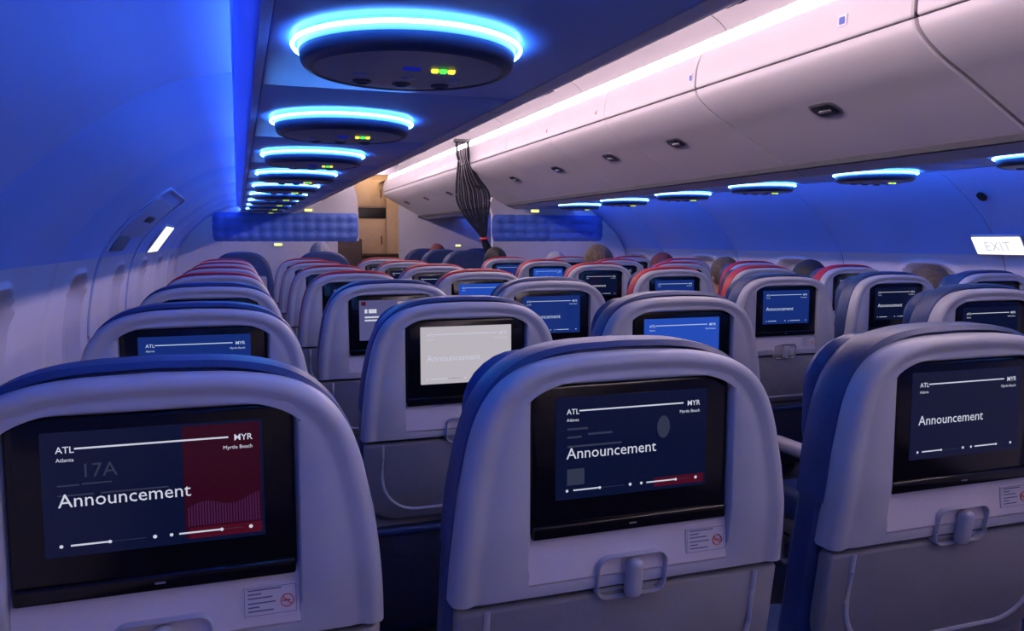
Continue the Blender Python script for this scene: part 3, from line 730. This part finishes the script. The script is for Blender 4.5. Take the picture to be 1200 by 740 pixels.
m = MB(); m.tube([(1.906 + .026 * math.cos(a), .05 * math.sin(a), 1.295 + .004 * math.cos(a)) for a in [2 * math.pi * k / 20 for k in range(20)]], .011, 8, closed=True); m.build('tie', 'tie_red', cu)

# ------------------------------------------------------------------ exit doors and signs on the side walls
def wp(sg, z, y, off): h, zz = wallpt(sg, z, off); return (side_x(sg, h), y, zz)
def door(sg, ya, yb, ztop, n, handle):
    r = empty('door_%d' % n); tag(r, 'emergency exit hatch outline in the side wall', kind='structure')
    zs = [0.30 + (ztop - .08 - .30) * i / 24 for i in range(25)]
    path = [wp(sg, z, ya, .003) for z in zs]
    for i in range(1, 8):
        a = math.pi / 2 * i / 8; path.append(wp(sg, ztop - .08 + .08 * math.sin(a), ya + .10 * (1 - math.cos(a)), .003))
    path += [wp(sg, ztop, ya + .10 + (yb - ya - .20) * i / 6, .003) for i in range(7)]
    for i in range(7, 0, -1):
        a = math.pi / 2 * i / 8; path.append(wp(sg, ztop - .08 + .08 * math.sin(a), yb - .10 * (1 - math.cos(a)), .003))
    path += [wp(sg, z, yb, .003) for z in zs[::-1]]
    m = MB(); m.tube(path, .006, 8); m.build('door_frame', 'door_trim', r)
    if handle:
        def plate(nm, y0, y1, z0, z1, off, th, mt, parent):
            m = MB(); loops = []
            for dd, o in ((0, off - th), (0, off), (.006, off + .002)):
                loops.append([wp(sg, zz, yy, o) for yy, zz in rrect((y0 + y1) / 2, (z0 + z1) / 2, (y1 - y0) / 2 - dd, (z1 - z0) / 2 - dd, .03, 5)])
            m.loft(loops, True, True, True); return m.build(nm, mt, parent)
        plate('handle_cover', ya + .12, yb - .12, 1.30, 1.46, .004, .01, 'door_trim', r)
        plate('handle', ya + .40, yb - .40, 1.37, 1.395, .012, .01, 'black', r)
        plate('pressure_grille', ya + .15, ya + .55, 1.235, 1.295, .006, .01, 'tray', r)
door(-1, 3.50, 4.62, 1.495, 1, True)
m = MB(); loops = [[wp(1, z, y, o) for y, z in rrect(2.65, 1.475, .018, .014, .012, 5)] for o in (0, .012)]; m.loft(loops, True, True, True)
ck = m.build('coat_hook', 'black'); tag(ck, 'small black hook on blue wall above the lit EXIT sign', 'hook')
def exit_sign(sg, y0, y1, z0, z1, lab):
    r = empty('exit_sign'); tag(r, lab, 'exit sign')
    def pl(nm, d, o0, o1, mt, y0=y0, y1=y1, z0=z0, z1=z1):
        m = MB(); loops = [[wp(sg, z, y, o) for y, z in rrect((y0 + y1) / 2, (z0 + z1) / 2, (y1 - y0) / 2 + d, (z1 - z0) / 2 + d, .004, 3)] for o in (o0, o1)]
        m.loft(loops, True, True, True); return m.build(nm, mt, r)
    pl('frame', .006, -.004, .010, 'window_ring'); pl('lit_face', 0, 0, .014, 'sign_lit')
    m = MB(); text_geo(m, 'EXIT', 0, 0, .065, 0, 'CENTER')
    # letters read from the cabin side
    m.warp(lambda x, y, z: wp(sg, (z0 + z1) / 2 - .022 + z, (y0 + y1) / 2 + (-x if sg > 0 else x) , .018)); m.build('letters', 'sign_letters', r, smooth=False)
exit_sign(1, 2.60, 2.845, 1.222, 1.302, 'lit white EXIT sign on side wall below the black hook')
exit_sign(-1, 5.15, 5.75, 1.215, 1.37, 'lit white EXIT sign on the wall past the hatch with handle')

# ------------------------------------------------------------------ passengers
def person(x, y, top, hair, skin, shirt, lab, big=1.0, bald=False):
    V, Rr, E = [], [], []
    def add(p, r, par=None):
        V.append(p); Rr.append(r)
        if par is not None: E.append((par, len(V) - 1))
        return len(V) - 1
    sh = top - .36
    pel = add((0, 0, .565), .105); bel = add((0, -.015, .70), .105, pel); ch = add((0, -.02, sh - .10), .115, bel); ub = add((0, -.015, sh), .075, ch)
    nk = add((0, .0, top - .265), .048, ub); jaw = add((0, .035, top - .19), .056, nk); sk = add((0, .012, top - .115), .078, jaw); cr = add((0, .0, top - .075), .072, sk)
    nb = add((0, .085, top - .135), .016, sk); add((0, .108, top - .155), .010, nb)
    for s in (-1, 1):
        ear = add((s * .074, .0, top - .14), .014, sk); add((s * .086, -.008, top - .125), .010, ear)
        s1 = add((s * .10, -.01, sh - .01), .062, ub); s2 = add((s * .165, -.01, sh - .045), .055, s1); el = add((s * .185, .06, .72), .041, s2); wr_ = add((s * .11, .27, .66), .028, el); pa = add((s * .09, .33, .655), .030, wr_)
        for k in range(4): f1 = add((s * .09 + (k - 1.5) * .017, .375, .652), .0085, pa); add((s * .09 + (k - 1.5) * .018, .41 - abs(k - 1.4) * .006, .640), .0075, f1)
        t1 = add((s * .055, .35, .66), .0095, pa); add((s * .045, .375, .655), .008, t1)
        hp = add((s * .08, .05, .555), .085, pel); kn = add((s * .10, .40, .545), .062, hp); an = add((s * .10, .41, .11), .040, kn); hl = add((s * .10, .41, .05), .040, an); add((s * .105, .55, .04), .034, hl)
    me = bpy.data.meshes.new('body'); me.from_pydata(V, E, []); o = bpy.data.objects.new('person', me); C.objects.link(o)
    md = o.modifiers.new('s', 'SKIN'); md.use_smooth_shade = True; o.modifiers.new('d', 'SUBSURF').levels = 1
    for i, v in enumerate(me.skin_vertices[0].data): v.radius = (Rr[i], Rr[i]); v.use_root = (i == 0)
    dg = bpy.context.evaluated_depsgraph_get(); nm = bpy.data.meshes.new_from_object(o.evaluated_get(dg))
    o.modifiers.clear(); o.data = nm; nm.materials.clear()
    for mt in (skin, shirt, 'trousers'): nm.materials.append(MATS[mt])
    for p in nm.polygons:
        c = p.center; p.use_smooth = True
        p.material_index = 0 if c.z > top - .275 or (c.y > .285 and c.z > .62 and abs(c.x) < .16 and c.y > .29) else (1 if c.z > .635 and c.y < .29 else 2)
    o.location = (x, y, 0)
    # hair cap: a shell over skull and nape, open at the face
    m = MB(); n, k = 24, 14; loops = []
    rx, ry, rz = .088 * big, .098 * big, .105 * big
    cz = top - .108 + (.0 if big <= 1 else .0)
    for j in range(k + 1):
        L = []
        for i in range(n):
            a = 2 * math.pi * i / n; front = max(0, math.sin(a))
            vmax = math.radians((128 - 62 * front) if not bald else (122 - 80 * front)); vmin = math.radians(3 if not bald else 3)
            ph = vmin + (vmax - vmin) * j / k; wv = 1 + .035 * math.sin(5 * a + 3 * ph) + .02 * math.sin(11 * a)
            L.append((rx * wv * math.sin(ph) * math.cos(a), .004 + ry * wv * math.sin(ph) * math.sin(a) - .004, cz + rz * math.cos(ph)))
        loops.append(L)
    m.loft(loops, True, True, False); m.build('hair', hair, o)
    for s in (-1, 1):
        m = MB(); m.lathe([(.0001, .010), (.007, .007), (.010, 0), (.007, -.007), (.0001, -.010)], 10, (s * .032, .080, top - .125)); m.build('eye', 'card_white', o)
    tag(o, lab, 'person', 'passengers')
HB = .32
person(COLX['E'] + .0, ROWY[5] + HB, 1.245, 'hair_brown', 'skin_light', 'shirt_grey', 'passenger with thick brown hair rising above a red-topped seat', 1.14)
person(COLX['D'], ROWY[6] + HB, 1.235, 'hair_black', 'skin_dark', 'shirt_navy', 'passenger with black hair in front of the tied curtain')
person(COLX['E'], ROWY[6] + HB, 1.20, 'hair_grey', 'skin_light', 'shirt_navy', 'grey-haired passenger beside the black-haired one at the quilted bulkhead')
person(COLX['F'], ROWY[5] + HB, 1.20, 'hair_red', 'skin_light', 'shirt_navy', 'dark reddish-haired window passenger next to the thick brown hair')
person(COLX['F'], ROWY[4] + HB, 1.185, 'hair_brown', 'skin_light', 'shirt_grey', 'brown-haired window passenger, third row back from quilted bulkhead')
person(COLX['F'], ROWY[3] + HB, 1.185, 'hair_black', 'skin_light', 'shirt_navy', 'dark-haired window passenger, fourth row back from quilted bulkhead')
person(COLX['F'], ROWY[2] + HB, 1.18, 'hair_brown', 'skin_light', 'shirt_grey', 'brown-haired window passenger nearest the lit EXIT sign')
person(.70, 7.05 + .31, 1.275, 'hair_grey', 'skin_light', 'shirt_grey', 'grey-haired passenger in blue leather seat by the quilted bulkhead')
person(2.12, 8.45 + .31, 1.25, 'hair_red', 'skin_light', 'shirt_navy', 'passenger with reddish hair in seat beyond the curtain')
